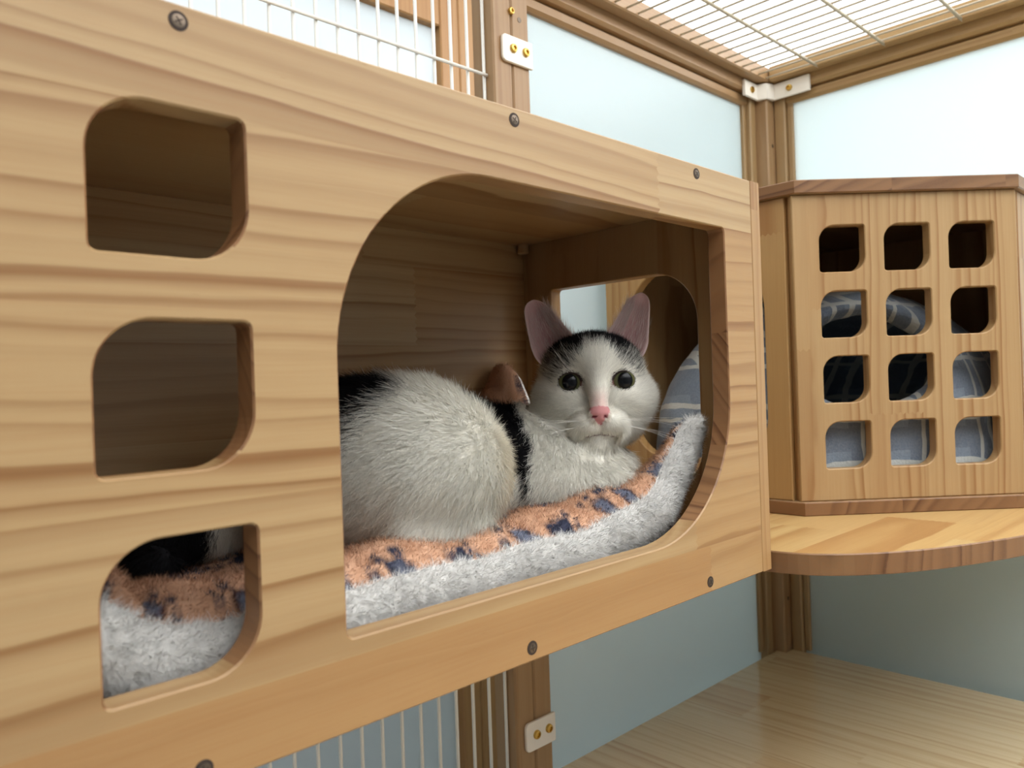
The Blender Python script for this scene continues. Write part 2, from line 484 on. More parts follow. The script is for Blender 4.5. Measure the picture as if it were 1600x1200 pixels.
# corner bracket: an L of white plastic under the roof
L = [(1.184, YB-.0102), (1.184, YB-.0150), (1.224, YB-.0150), (1.2300, YB-.0290), (1.2465, YB-.0340), (1.2465, YB-.094), (1.2513, YB-.094), (1.2513, YB-.0268), (1.2333, YB-.0268), (1.2333, YB-.0102)]
V, F = plate(L, [], .026, lambda u, v, d: (u, v, .4595+d), .0008)
br = fix_normals(new_mesh('bracket', V, F, M['plastic'], cage))
bolt(br, (1.206, YB-.0150, .4725), (0, -1, 0)); bolt(br, (1.2465, YB-.060, .4725), (-1, 0, 0))
# screws in the posts
def countersunk(parent, p, axis, r, name='screw', head=True):
    m = MB(); m.lathe([(r, -.0002), (r, .0002), (r*.7, .0003), (.0001, .0003)], p, axis, 16)
    return m.build(name, M['hole'] if not head else M['steel'], parent)
for z in (.405*.95, -.375):
    countersunk(cage, (1.2495, YB-.0262, z), (0, -1, 0), .0032)
countersunk(cage, (.666, YB-.0102, .428), (0, -1, 0), .0032)
bolt(cage, (.652, YB-.0102, .434), (0, -1, 0), .0042)
bolt(cage, (.708, YB-.0102, .490), (0, -1, 0), .0042)

# ------------------------------------------------------------------ platform
V, F = plate([(.30, -.62), (1.2555, -.62), (1.2555, YB-.0268), (1.2332, YB-.0268), (1.2332, YB-.0105), (.30, YB-.0105)], [], .018, lambda u, v, d: (u, v, ZP-.018+d), .001)
pf = fix_normals(new_mesh('platform_board', V, F, M['platform']))
tag(pf, 'glossy pine platform board at the bottom of the cage corner', 'platform')

# ------------------------------------------------------------------ the next cage seen through the mesh
nc = empty('neighbouring_cage', (.6, .627, -.62), 'orange pine framed cage standing behind the wire mesh', 'cage')
YN = .627
def nb(name, *a, m='far_wood'): return MB().box(*a, .002).build(name, M[m], nc)
nb('stile', .806, .8435, YN, YN+.03, -1.34, .72)
nb('stile', .8442, .880, YN, YN+.03, -1.34, .72)
nb('rail', -.2, .8055, YN, YN+.03, .570, .640)
nb('rail', .8805, 1.5, YN, YN+.03, .600, .660)
nb('frosted_panel', -.2, .8055, YN+.012, YN+.016, -1.0, .5695, m='frost_far')
nb('frosted_panel', .8805, 1.5, YN+.012, YN+.016, -1.0, .5995, m='frost_far')
nb('platform_board', -.2, 1.5, YN+.035, YN+.9, -.24, -.22)  # unseen board added to shade the lower rear frosted panel
nb('post', -.24, -.2005, YN, YN+.03, -1.34, .72)
nb('post', 1.5005, 1.54, YN, YN+.03, -1.34, .72)

# a low white cupboard added unseen to keep light off the side panel
cb = empty('low_blocker', (1.62, .1, RZ0), 'low white cupboard added unseen to shade the lower frosted side panel', 'blocker')
MB().box(1.298, 1.90, -.9, .59, RZ0+.0005, -.145, .002).build('blocker_body', M['plastic'], cb)
MB().box(1.292, 1.91, -.91, .60, -.1448, -.125, .002).build('top_panel', M['plastic'], cb)

# ------------------------------------------------------------------ the cat box
BX0, BX1, BZ0, BZ1 = .037, .6264, -.1649, .1642
BT = .0155; BD = .2845
box = empty('cat_box', ((BX0+BX1)/2, BD/2, BZ0), 'long pine cat box with one big rounded opening and three small ones', 'cat box')
big = rrect(.2067, .5667, -.1205, .1194, (.004, .105, .004, .105), 22)
def smallw(zc): return rrect(.0975, .1626, zc-.0316, zc+.0316, (.0035, .024, .0035, .024), 12)
small = [smallw(z) for z in (.0892, 0, -.0893)]
def P_front(u, v, d): return (u, d, v)
fx0, fx1 = BX0+BT, BX1-BT
V, F = plate([(fx0, BZ0), (fx1, BZ0), (fx1, BZ1), (fx0, BZ1)], [big]+small, BT, P_front)
fp = edges(fix_normals(new_mesh('front_panel', V, F, M['front'], box)), M['end_x'], lambda n: abs(n.x) > .5)
for x in (.135, .3325, .529):
    for z in (.1568, -.1568):
        m = MB(); m.lathe([(.0042, -.0001), (.0042, .00025), (.0034, .0003), (.0001, .00032)], (x, 0, z), (0, -1, 0), 20)
        s_ = m.build('screw_recess', M['hole'], fp)
        m = MB(); m.lathe([(.0029, .0002), (.0028, .0005), (.0012, .0007), (.0001, .0007)], (x, 0, z), (0, -1, 0), 16)
        m.build('screw', M['steel'], fp)
        a = random.uniform(0, PI/2); m = MB()
        for q in (a, a+PI/2):
            c_, s_2 = math.cos(q), math.sin(q); w_, l_ = .00035, .0019
            m.tube([(x-l_*c_, -.00055, z-l_*s_2), (x+l_*c_, -.00055, z+l_*s_2)], w_, 6)
        m.build('cross_slot', M['hole'], fp)
# sides, top, bottom, back
def side_panel(x0, hole=None):
    outer = [(0, BZ0), (BD, BZ0), (BD, BZ1), (0, BZ1)]
    V, F = plate(outer, [hole] if hole else [], BT, lambda u, v, d: (x0+d, u, v))
    return fix_normals(new_mesh('side_panel', V, F, M['board_z'], box))
side_panel(BX0)
side_panel(BX1-BT, rrect(.0556, .2313, -.095, .0976, (.03, .03, .004, .046), 14))
MB().box(fx0+.0002, fx1-.0002, BT+.0002, BD-BT-.0002, BZ1-BT, BZ1, .0009).build('top_panel', M['board_x'], box)
MB().box(fx0+.0002, fx1-.0002, BT+.0002, BD-BT-.0002, BZ0, BZ0+BT, .0009).build('bottom_panel', M['board_x'], box)
MB().box(fx0+.0002, fx1-.0002, BD-BT, BD, BZ0, BZ1, .0009).build('back_panel', M['back_x'], box)
m = MB(); m.lathe([(.006, 0), (.006, .009), (.005, .010), (.0001, .010)], (.603, .262, .1487), (0, 0, -1), 18); m.build('dowel', M['board_z'], box, False)
# batten that carries the box on the posts
MB().box(.56, .70-.02, BD+.0003, YB-.0103, .02, .06, .001).build('batten', M['rail_x'], box)

# ------------------------------------------------------------------ corner shelf and corner house
ZS = -.1508
pts = [(.640, YB-.0105), (.6285, .20), (.6280, .08), (.6290, .010), (.6350, -.024), (.6548, -.0534), (.695, -.0874), (.750, -.1163), (.816, -.1432), (.90, -.166), (1.0, -.178), (1.2505, -.182), (1.2505, YB-.0265), (1.2330, YB-.0265), (1.2330, YB-.0105)]
def chaikin(p, n=2):
    keep = p[-4:]
    q = p[:-3]
    for _ in range(n):
        r = [q[0]]
        for a, b in zip(q, q[1:]):
            r += [(a[0]*.75+b[0]*.25, a[1]*.75+b[1]*.25), (a[0]*.25+b[0]*.75, a[1]*.25+b[1]*.75)]
        r.append(q[-1]); q = r
    return q + p[-3:]
V, F = plate(chaikin(pts), [], .0185, lambda u, v, d: (u, v, ZS-.0185+d), .001)
sh = fix_normals(new_mesh('corner_shelf', V, F, M['shelf']))
edges(sh, M['end'], lambda n: abs(n.z) < .8)
tag(sh, 'curved pine corner shelf carrying the house with the square holes', 'shelf')

hx, hy = .803, .053
house = empty('corner_house', (1.03, .10, ZS), 'pine corner house with twelve leaf shaped square holes in its face', 'cat house')
HZ0, HZ1 = ZS, .2062
def slab_poly(inset=0):
    return [(hx, YB-.0107), (hx, hy), (hx+.177, hy-.165), (1.2503, hy-.165), (1.2503, YB-.027), (1.2328, YB-.027), (1.2328, YB-.0107)]
for nm, z in (('base_board', HZ0), ('top_board', HZ1-.0145)):
    V, F = plate(slab_poly(), [], .0145, lambda u, v, d, z=z: (u, v, z+d), .001)
    edges(fix_normals(new_mesh(nm, V, F, M['house_slab'], house)), M['end'], lambda n: abs(n.z) < .8)
# face: local x along the face, y up, z outward
d = Vector((.177, -.165, 0)).normalized(); n_out = Vector((d.y, -d.x, 0))*1.0
FL = math.hypot(.177, .165)
holes = [rrect(c-.0247, c+.0247, z-.025, z+.025, (.0028, .017, .0028, .017), 10) for c in (.0520, .1222, .1924) for z in (.1331, .0629, -.0068, -.0770)]
zf0, zf1 = HZ0+.0147, HZ1-.0147
V, F = plate([(-.0015, zf0), (FL+.0005, zf0), (FL+.0005, zf1), (-.0015, zf1)], holes, .0145, lambda u, v, dd: (u, v, -dd), .001)
fo = new_mesh('front_panel', V, F, M['house_face'], house, local=True); fix_normals(fo)
o3 = Vector((hx, hy, 0)) - n_out*.006
fo.matrix_local = Matrix.Translation(-Vector(house.location)) @ Matrix(((d.x, 0, n_out.x, o3.x), (d.y, 0, n_out.y, o3.y), (0, 1, 0, 0), (0, 0, 0, 1)))
# side panels
outer = [(hy+.0155, zf0), (YB-.011, zf0), (YB-.011, zf1), (hy+.0155, zf1)]
hole = rrect(.095, .2800, -.095, .1350, (.05, .05, .062, .062), 16)
V, F = plate(outer, [hole], .0145, lambda u, v, dd: (.8085+dd, u, v), .001)
fix_normals(new_mesh('side_panel', V, F, M['house_side'], house))
xa = hx+.177+.0165
V, F = plate([(xa, zf0), (1.250, zf0), (1.250, zf1), (xa, zf1)], [], .0145, lambda u, v, dd: (u, hy-.165+.006+dd, v), .001)
fix_normals(new_mesh('side_panel', V, F, M['board_z'], house))
MB().box(.8232, 1.2325, YB-.0225, YB-.0112, zf0, zf1, .0008).build('back_panel', M['board_z'], house)
MB().box(1.239, 1.250, hy-.1435, YB-.028, zf0, zf1, .0008).build('back_panel', M['board_z'], house)
#@@SOFT
# ------------------------------------------------------------------ soft things: implicit surfaces, pile and hair
def ell(P, c, r, B=None):
    q = P - np.array(c, dtype=np.float32)
    if B is not None:
        q = q @ np.array(B, dtype=np.float32).T
    r = np.array(r, dtype=np.float32)
    k0 = np.linalg.norm(q/r, axis=-1); k1 = np.linalg.norm(q/(r*r), axis=-1) + 1e-9
    return k0*(k0-1)/k1
def cap(P, a, b, ra, rb):
    a = np.array(a, dtype=np.float32); b = np.array(b, dtype=np.float32)
    ab = b-a; t = np.clip(((P-a)@ab)/(ab@ab), 0, 1)
    return np.linalg.norm(P-a-t[..., None]*ab, axis=-1) - (ra+(rb-ra)*t)
def smin(a, b, k):
    h = np.clip(.5+.5*(b-a)/k, 0, 1)
    return b+(a-b)*h - k*h*(1-h)
def smax(a, b, k): return -smin(-a, -b, k)

def surface_nets(f, lo, hi, h):
    n = [int(math.ceil((hi[i]-lo[i])/h))+1 for i in range(3)]
    ax = [np.arange(n[i], dtype=np.float32)*h+lo[i] for i in range(3)]
    G = np.empty(n, dtype=np.float32)
    Y, Z = np.meshgrid(ax[1], ax[2], indexing='ij')
    for i0 in range(0, n[0], 16):
        xx = ax[0][i0:i0+16]
        P = np.empty((len(xx), n[1], n[2], 3), dtype=np.float32)
        P[..., 0] = xx[:, None, None]; P[..., 1] = Y; P[..., 2] = Z
        G[i0:i0+16] = f(P)
    S = G < 0
    m = [k-1 for k in n]
    acc = np.zeros(m+[3], dtype=np.float32); cnt = np.zeros(m, dtype=np.float32)
    corners = [(a, b, c) for a in (0, 1) for b in (0, 1) for c in (0, 1)]
    sl = lambda o: tuple(slice(o[i], o[i]+m[i]) for i in range(3))
    for a in corners:
        for d in range(3):
            if a[d]: continue
            b = list(a); b[d] = 1; b = tuple(b)
            ga, gb = G[sl(a)], G[sl(b)]
            x = (ga < 0) != (gb < 0)
            t = np.where(x, ga/np.where(x, ga-gb, 1), 0)
            for e in range(3):
                acc[..., e] += np.where(x, a[e]+(t if e == d else 0), 0)
            cnt += x
    act = cnt > 0
    idx = -np.ones(m, dtype=np.int64); idx[act] = np.arange(act.sum())
    I = np.argwhere(act)
    V = (I + acc[act]/cnt[act][:, None])*h + np.array(lo)
    quads = []
    for d in range(3):
        e1, e2 = (d+1) % 3, (d+2) % 3
        s0 = [slice(None)]*3; s1 = [slice(None)]*3
        s0[d] = slice(0, n[d]-1); s1[d] = slice(1, n[d])
        A, B = S[tuple(s0)], S[tuple(s1)]
        for flip in (False, True):
            E = np.argwhere((A & ~B) if not flip else (~A & B))
            ok = (E[:, e1] > 0) & (E[:, e2] > 0) & (E[:, e1] < m[e1]) & (E[:, e2] < m[e2])
            E = E[ok]
            def at(o1, o2):
                q = E.copy(); q[:, e1] -= o1; q[:, e2] -= o2
                return idx[q[:, 0], q[:, 1], q[:, 2]]
            Q = np.stack([at(1, 1), at(0, 1), at(0, 0), at(1, 0)], 1)
            quads.append(Q[:, ::-1] if flip else Q)
    Q = np.concatenate(quads); Q = Q[(Q >= 0).all(1)]
    return V, Q

def gradient(f, V, e=.0012):
    V = V.astype(np.float32); g = np.empty_like(V)
    for i in range(3):
        d = np.zeros(3, dtype=np.float32); d[i] = e
        g[:, i] = f(V+d)-f(V-d)
    return g/(np.linalg.norm(g, axis=1)[:, None]+1e-12)

def wob(P, s, seed=0):
    """smooth pseudo-noise, about -1..1"""
    r = np.random.default_rng(seed); o = 0
    for k in range(5):
        d = r.normal(size=3); d /= np.linalg.norm(d)
        o = o + np.sin(P@d*s*(1+.35*k)*2*PI + r.uniform(0, 6.28))/(1+.35*k)
    return o/2.6

def sample(V, Q, n, wfun=None):
    """n random points on a quad mesh -> points, quad index"""
    A, B, C, D = (V[Q[:, i]] for i in range(4))
    t1 = np.linalg.norm(np.cross(B-A, C-A), axis=1)/2; t2 = np.linalg.norm(np.cross(C-A, D-A), axis=1)/2
    w = t1+t2
    if wfun is not None: w = w*wfun((A+B+C+D)/4)
    c = np.cumsum(w); k = np.searchsorted(c, rng.random(n)*c[-1]); k = np.minimum(k, len(Q)-1)
    u, v = rng.random(n)[:, None], rng.random(n)[:, None]
    P = (A[k]*(1-u)+B[k]*u)*(1-v) + (D[k]*(1-u)+C[k]*u)*v
    return P, k, c[-1]

def strands(name, P, N, D, L, Wd, C, mat, parent, curl=.0, seg=3, tipcol=None, lift=None, taper=.15):
    """hairs as thin tapering ribbons: roots P, skin normals N, growth directions D, lengths L, widths Wd, colours C"""
    n = len(P)
    D = D/(np.linalg.norm(D, axis=1)[:, None]+1e-9)
    T = np.cross(N, D); T /= (np.linalg.norm(T, axis=1)[:, None]+1e-9)
    J = rng.normal(size=(n, 3)); T = T+.5*J-(.5*(J*D).sum(1))[:, None]*D; T -= (T*D).sum(1)[:, None]*D; T /= (np.linalg.norm(T, axis=1)[:, None]+1e-9)
    # the ribbon faces away from the skin
    Gn = np.cross(D, T); s = np.sign((Gn*N).sum(1))[:, None]; s[s == 0] = 1; T = T*s
    rows = []
    cv = rng.normal(size=(n, 3)); cv -= (cv*D).sum(1)[:, None]*D
    for i in range(seg+1):
        t = i/seg
        c = P + D*(L*t)[:, None] + cv*(curl*L*t*t)[:, None] - N*((L*.12)*t*t)[:, None]
        w = Wd*(1-t*(1-taper))
        rows.append(c-T*w[:, None]/2); rows.append(c+T*w[:, None]/2)
    V = np.stack(rows, 1).reshape(-1, 3)
    k = 2*(seg+1)
    base = (np.arange(n)*k)[:, None]
    F = np.concatenate([base+np.array([2*i, 2*i+2, 2*i+3, 2*i+1]) for i in range(seg)])
    cc = np.repeat(C, k, axis=0)
    if tipcol is not None:
        t = np.tile(np.repeat(np.linspace(0, 1, seg+1), 2), n)[:, None]
        cc = cc*(1-t)+np.repeat(tipcol, k, axis=0)*t
    nn = N*.8+D*.15; nn /= np.linalg.norm(nn, axis=1)[:, None]
    return fast_mesh(name, V, [F], mat, parent, cc, np.repeat(nn, k, axis=0))

def lin(*c): return np.array(srgb(*c)[:3])
WHITE = lin(251, 247, 236); CREAM = lin(226, 214, 188); BLACK = lin(24, 23, 25); GREY = lin(120, 114, 108)

# ------------------------------------------------------------------ the fleece mat
PATH = [(.074, -.030), (.080, -.062), (.092, -.096), (.116, -.119), (.155, -.1262), (.22, -.1258), (.30, -.1252), (.38, -.1246), (.44, -.1226), (.490, -.1125), (.528, -.0900), (.553, -.0620), (.5665, -.0330)]
def spline(p, n):
    p = np.array(p); d = np.r_[0, np.cumsum(np.linalg.norm(np.diff(p, axis=0), axis=1))]
    t = np.linspace(0, d[-1], n); out = np.stack([np.interp(t, d, p[:, i]) for i in range(2)], 1)
    for _ in range(12):
        out[1:-1] = .25*out[:-2]+.5*out[1:-1]+.25*out[2:]
    return out, t
NU = 200
cl, ul = spline(PATH, NU)
tg = np.gradient(cl, axis=0); tg /= np.linalg.norm(tg, axis=1)[:, None]; nrm = np.stack([-tg[:, 1], tg[:, 0]], 1)
LU = ul[-1]; Y0, Y1 = .0270, .262
def halfth(u):
    e = np.minimum(u, LU-u)
    k = np.clip(e/.020, 0, 1)
    body = .0205 - .006*np.clip((u-LU+.11)/.11, 0, 1) - .004*np.clip((.09-u)/.09, 0, 1)
    return body*np.sqrt(np.clip(1-(1-k)**2, 0, 1)) + .0008
# cross-section, from under the rear edge round the front to the rear top edge
sec = []
W_ = Y1-Y0
for y in np.linspace(1, .08, 22): sec.append((y*W_, -1, 0))
for a in np.linspace(-PI/2, PI/2, 15)[1:-1]:
    sec.append((.015*(1-math.cos(a)), math.sin(a), 1 if a < 1.12 else 2))
for y in np.linspace(.075, 1, 40): sec.append((y*W_, 1, 2))
NV = len(sec)
BV = np.zeros((NU, NV, 3)); reg = np.zeros(NV, int); vv = np.array([s[0] for s in sec])
for j, (dy, s, rg) in enumerate(sec):
    ht = halfth(ul)
    yy = Y0+dy
    f = dy/W_
    endf = np.clip(1-np.minimum(ul, LU-ul)/.03, 0, 1)
    off = s*ht
    if s > 0 and dy > .015:
        bulge = .010*np.exp(-((dy-.040)/.026)**2)*(np.abs(ul-LU*.5) < LU*.5)*np.clip(np.minimum(ul, LU-ul)/.08, 0, 1)
        sag = -.008*np.clip((dy-.07)/.05, 0, 1)*np.clip(np.minimum(ul, LU-ul)/.1, 0, 1)
        off = off + bulge + sag + .0022*np.sin(ul*95+dy*30)*np.clip(dy/.03, 0, 1)
    elif s > -.99:
        off = off + .0012*np.sin(ul*70+1.3)
    # the rear end of the mat is ridden up against the back board
    endk = np.clip((ul-LU+.19)/.13, 0, 1)*np.clip((dy-.012)/.04, 0, 1)*(1-np.clip((f-.70)/.2, 0, 1))
    drop = -.80*endk*np.clip(cl[:, 1]+.118, 0, 1)
    lift = drop + .052*np.clip((f-.60)/.35, 0, 1)**1.5*np.clip((ul-.30)/.14, 0, 1)
    frontw = .0016*np.sin(ul*60)+.0010*np.sin(ul*133+1)
    BV[:, j, 0] = cl[:, 0]+nrm[:, 0]*off
    BV[:, j, 1] = yy + (frontw if dy < .03 else 0)
    BV[:, j, 2] = cl[:, 1]+nrm[:, 1]*off + lift
    reg[j] = rg
BV[..., 0] = np.clip(BV[..., 0], BX0+BT+.001, BX1-BT-.0055); BV[..., 1] = np.clip(BV[..., 1], .0170, .2675); BV[..., 2] = np.maximum(BV[..., 2], BZ0+BT+.0004)
mat_root = empty('fleece_mat', (.34, .14, -.1494), 'fluffy pet mat with peach printed top and white fleece edge under the cat', 'pet mat')
uvgrid = np.stack(np.meshgrid(ul, np.maximum(vv, 0), indexing='ij'), -1)
# the printed top: peach with blue-grey pads and dark outlines
prints = []
r0 = np.random.default_rng(21)
for u in np.arange(.02, LU, .047):
    for k, v in enumerate((.012, .052, .095, .145, .195)):
        prints.append((u+r0.uniform(-.010, .010)+(.022 if k % 2 else 0), v+r0.uniform(-.006, .006), r0.uniform(.0095, .0150), r0.uniform(.0070, .0100), r0.uniform(0, PI), r0.integers(0, 4)))
PEACH = lin(216, 175, 146); PEACH2 = lin(200, 150, 116); NAVY = lin(66, 68, 84); BLUEG = lin(116, 120, 136); BROWN = lin(92, 66, 60)
def print_col(u, v):
    n = len(u); c = np.tile(PEACH, (n, 1))
    w = .5+.5*np.sin(u*210+np.sin(v*190)*2)*np.sin(v*170+1)
    c = c*(1-.5*w[:, None])+PEACH2*(.5*w[:, None])
    for (pu, pv, a, b, an, kind) in prints:
        near = (np.abs(u-pu) < .03) & (np.abs(v-pv) < .03)
        if not near.any(): continue
        du, dv = u[near]-pu, v[near]-pv
        x = du*math.cos(an)+dv*math.sin(an); y = -du*math.sin(an)+dv*math.cos(an)
        rr = np.hypot(x/a, y/b) + .10*np.sin(np.arctan2(y, x)*3+kind)
        cn = c[near]
        cn[rr < 1.0] = NAVY if kind != 1 else BROWN
        cn[rr < .78] = BLUEG if kind != 2 else NAVY
        if kind != 3:
            for t in (-.7, 0, .7):
                tx, ty = a*1.45*math.cos(t), a*1.45*math.sin(t)
                r2 = np.hypot(x-tx, y-ty)/(a*.30)
                cn[r2 < 1] = NAVY
        c[near] = cn
    return c
def grid_part(name, j0, j1, colfun, mat, parent):
    V = BV[:, j0:j1+1].reshape(-1, 3); w = j1-j0+1
    i, j = np.meshgrid(np.arange(NU-1), np.arange(w-1), indexing='ij')
    a = (i*w+j).ravel(); Q = np.stack([a, a+1, a+w+1, a+w], 1)
    uv = uvgrid[:, j0:j1+1].reshape(-1, 2)
    o = fast_mesh(name, V, [Q], mat, parent, colfun(uv[:, 0], uv[:, 1]))
    return o, V, Q, uv
jt = int(np.argmax(reg == 2))
whitef = lambda u, v: np.tile(lin(246, 243, 238), (len(u), 1))
NQ = None
def quad_normals(V, Q):
    n = np.cross(V[Q[:, 2]]-V[Q[:, 0]], V[Q[:, 3]]-V[Q[:, 1]]); return n/(np.linalg.norm(n, axis=1)[:, None]+1e-12)
def pile(name, V, Q, uv, cf, n, length, parent, width, lo=None):
    P, k, _ = sample(V, Q, n, lo)
    N = quad_normals(V, Q)[k]
    UV = uv[Q[k]].mean(1) + rng.normal(size=(n, 2))*.0006
    C = cf(UV[:, 0], UV[:, 1])*rng.uniform(.88, 1.08, (n, 1))
    cl_ = np.stack([wob(P, 130, 1), wob(P, 130, 2), wob(P, 130, 3)], 1)
    D = N*1.0+rng.normal(size=(n, 3))*.42+cl_*.75
    fl = (D*N).sum(1) < .15; D[fl] += N[fl]*.6
    L = length*rng.uniform(.6, 1.25, n)
    T = P+D/np.linalg.norm(D, axis=1)[:, None]*L[:, None]; m_ = .0025     # no hair through the boards
    k = (T[:, 0] > BX0+BT+m_) & (T[:, 0] < BX1-BT-m_) & (T[:, 1] > BT+.0034) & (T[:, 1] < BD-BT-m_) & (T[:, 2] > BZ0+BT+.0045)
    P, N, D, L, C = P[k], N[k], D[k], L[k], C[k]
    return strands(name, P, N, D, L, np.full(len(P), width), np.clip(C*.86, 0, 1), M['pile'], parent, curl=.35, tipcol=np.clip(C*1.04, 0, .95))
white_o, WV, WQ, Wuv = grid_part('fleece_edge', 0, jt, whitef, M['fleece'], mat_root)
top_o, TV, TQ, Tuv = grid_part('printed_top', jt, NV-1, print_col, M['fleece'], mat_root)
sgn = np.sign(quad_normals(TV, TQ)[:, 2].mean())
if sgn < 0: WQ = WQ[:, ::-1]; TQ = TQ[:, ::-1]
o = pile('fleece_pile', WV, WQ, Wuv, whitef, 90000, .0058, white_o, .00032, lambda c: np.where((c[:, 1] < Y0+.020) & (c[:, 2] > -.1425) & (c[:, 0] < .604), 1.0, 0)); tag(o, kind='stuff')
o = pile('fleece_pile', TV, TQ, Tuv, print_col, 100000, .0042, top_o, .00032, lambda c: np.where((c[:, 1] < Y0+.10) | (c[:, 2] > -.085), 1.0, .35)); tag(o, kind='stuff')

# ------------------------------------------------------------------ the cat
HC = np.array([.5245, .105, -.0022], dtype=np.float32)
CC = np.array([-.711, -.703, .0]); CC /= np.linalg.norm(CC)      # where the face points
AA = np.array([-CC[1], CC[0], 0]); AA = AA*(1 if AA[0] > 0 else -1)   # towards the cat's picture-side ear
BB = np.array([0, 0, 1.0])
HB = np.stack([AA, BB, CC]).astype(np.float32)
mm = .001
def H(a, b, c): return HC + (AA*a+BB*b+CC*c)*mm
Rv = np.array([.714, -.70, 0]); Fv = np.array([.70, .714, 0]); Zv = np.array([0, 0, 1.0])
VB = np.stack([Rv, Fv, Zv]).astype(np.float32)

def head_sdf(P):
    q = ((P-HC)@HB.T)*1000       # mm in the head's own frame
    E = lambda c, r: ell(q, c, r)
    def S(c, r):  # mirrored pair
        qq = q.copy(); qq[..., 0] = np.abs(qq[..., 0]); return ell(qq, c, r)
    d = E((0, 10, -14), (43, 33, 42))
    d = smin(d, S((24, -14, -2), (27, 26, 30)), 10)
    d = smin(d, E((0, -34, 3), (36, 21, 32)), 12)
    d = smin(d, E((0, 20, 14), (29, 20, 24)), 10)
    d = smin(d, S((21, 10, 14), (14, 12, 14)), 8)
    d = smin(d, S((22, -13, 18), (15, 12, 12)), 8)
    d = smin(d, cap(q, (0, 14, 27), (0, -19, 41), 10, 7), 9)
    d = smin(d, S((9.5, -33.5, 33), (14, 11, 13.5)), 5)
    d = smin(d, E((0, -48, 29), (12.5, 8.5, 11.5)), 5)
    d = smin(d, E((0, -24, 44), (8.8, 5.8, 6)), 4)
    # eye sockets
    qq = q.copy(); qq[..., 0] = np.abs(qq[..., 0])
    an = .16; x = (qq[..., 0]-21.5); y = qq[..., 1]-2.6
    xr = x*math.cos(an)+y*math.sin(an); yr = -x*math.sin(an)+y*math.cos(an)
    almond = np.stack([xr, yr, qq[..., 2]-36], -1)
    d = smax(d, -ell(almond, (0, 0, 0), (9.2, 7.3, 14)), 2.2)
    # nostrils, mouth, philtrum
    d = smax(d, -ell(qq, (4.6, -26.2, 49), (2.4, 1.2, 3.5)), 1.0)
    d = smax(d, -cap(qq, (0, -30, 49), (0, -40, 46), .7, .7), 1.2)
    d = smax(d, -cap(qq, (0, -40.3, 45.5), (14.5, -42.6, 36), .9, .7), 1.4)
    return d/1000
def body_sdf(P):
    d = ell(P, (.331, .131, -.0600), (.080, .078, .0660), VB)         # haunch
    d = smin(d, ell(P, (.298, .160, -.0630), (.050, .062, .057), VB), .03)     # rump
    d = smin(d, ell(P, (.400, .172, -.0640), (.100, .060, .0540)), .02)      # trunk
    d = smin(d, ell(P, (.490, .158, -.0690), (.048, .060, .0470), VB), .018)   # shoulders
    d = smin(d, ell(P, (.503, .121, -.0800), (.052, .048, .0400), VB), .022)   # chest
    d = smin(d, cap(P, (.518, .148, -.064), (.530, .116, -.020), .040, .029), .016)   # neck
    d = smin(d, cap(P, (.440, .130, -.085), (.478, .086, -.092), .030, .021), .018)   # folded forearm, haunch side
    d = smin(d, cap(P, (.535, .112, -.075), (.506, .074, -.090), .026, .020), .014)   # folded forearm
    d = smin(d, cap(P, (.30, .072, -.098), (.350, .066, -.1005), .014, .011), .016)   # hind foot along the belly
    # tail curled round the rump
    t = [(.270, .205, -.085), (.225, .200, -.096), (.175, .182, -.097), (.150, .150, -.096), (.160, .122, -.095)]
    for a, b in zip(t, t[1:]): d = smin(d, cap(P, a, b, .013, .0125), .008)
    return smax(d, -.1115-P[..., 2], .006)
def cat_sdf(P):
    h = head_sdf(P); b = body_sdf(P)
    return smin(h, b, .009)
lo, hi = (.130, .030, -.130), (.600, .250, .062)
CV, CQ = surface_nets(cat_sdf, lo, hi, .0020)
CN = gradient(cat_sdf, CV)

def head_local(P): return ((P-HC)@HB.T)*1000
def black_amount(P):
    """0 white .. 1 black; the cat's patches"""
    q = head_local(P); a, b, c = q[:, 0], q[:, 1], q[:, 2]
    r = np.linalg.norm(q-np.array([0, 0, -5]), axis=1)
    head = np.linalg.norm((q-np.array([0, 0, -4]))/np.array([56, 56, 58]), axis=1) < 1.0
    j = wob(P, 55, 4)*.5+wob(P, 140, 5)*.3
    s = lambda e0, e1, x: np.clip((x-e0)/(e1-e0), 0, 1)
    blaze = .8+np.maximum(0, 44-b)*.70
    fore = s(9, 23, b+j*3+.10*np.abs(a))*s(0, 5, np.abs(a)-blaze+j*2)
    fore = np.where(b > 30, np.maximum(fore, s(34.5, 39, b+j*2)), fore)
    fore = np.where(c < -8, np.maximum(fore, s(34, 40, b)), fore)
    sidec = s(48, 40, np.abs(a))
    hb = fore*sidec*(.66+.34*s(25, 33, b))
    # trunk
    x, y, z = P[:, 0], P[:, 1], P[:, 2]
    u = (P-np.array([.345, .12, -.055]))@Rv     # sideways from the haunch
    jj = wob(P, 22, 6)*.006+wob(P, 60, 7)*.003
    back = s(-.004, .006, z-(-.014+.9*(x-.300))*1.0+jj)*s(.365, .345, x)*s(.085, .11, y)   # dark saddle behind the rump
    xi = x-.95*(y-.15)
    lb = np.interp(z, [-.110, -.075, -.054, -.020, .01], [.475, .470, .452, .430, .414])
    rb = np.interp(z, [-.110, -.068, -.052, -.020, .01], [.482, .482, .488, .474, .456])
    saddle = s(-.001, .003, xi-lb+jj*.6)*s(.001, -.003, xi-rb+jj*.6)*s(.085, .10, y)
    low = s(-.094, -.102, z)*s(.36, .33, x)*s(.12, .10, y)*.9
    tail = s(.222, .212, x+ .25*(y-.19))
    return np.where(head & (b > 0), hb, np.maximum.reduce([back, saddle, low*0, tail*(z < -.06)]))
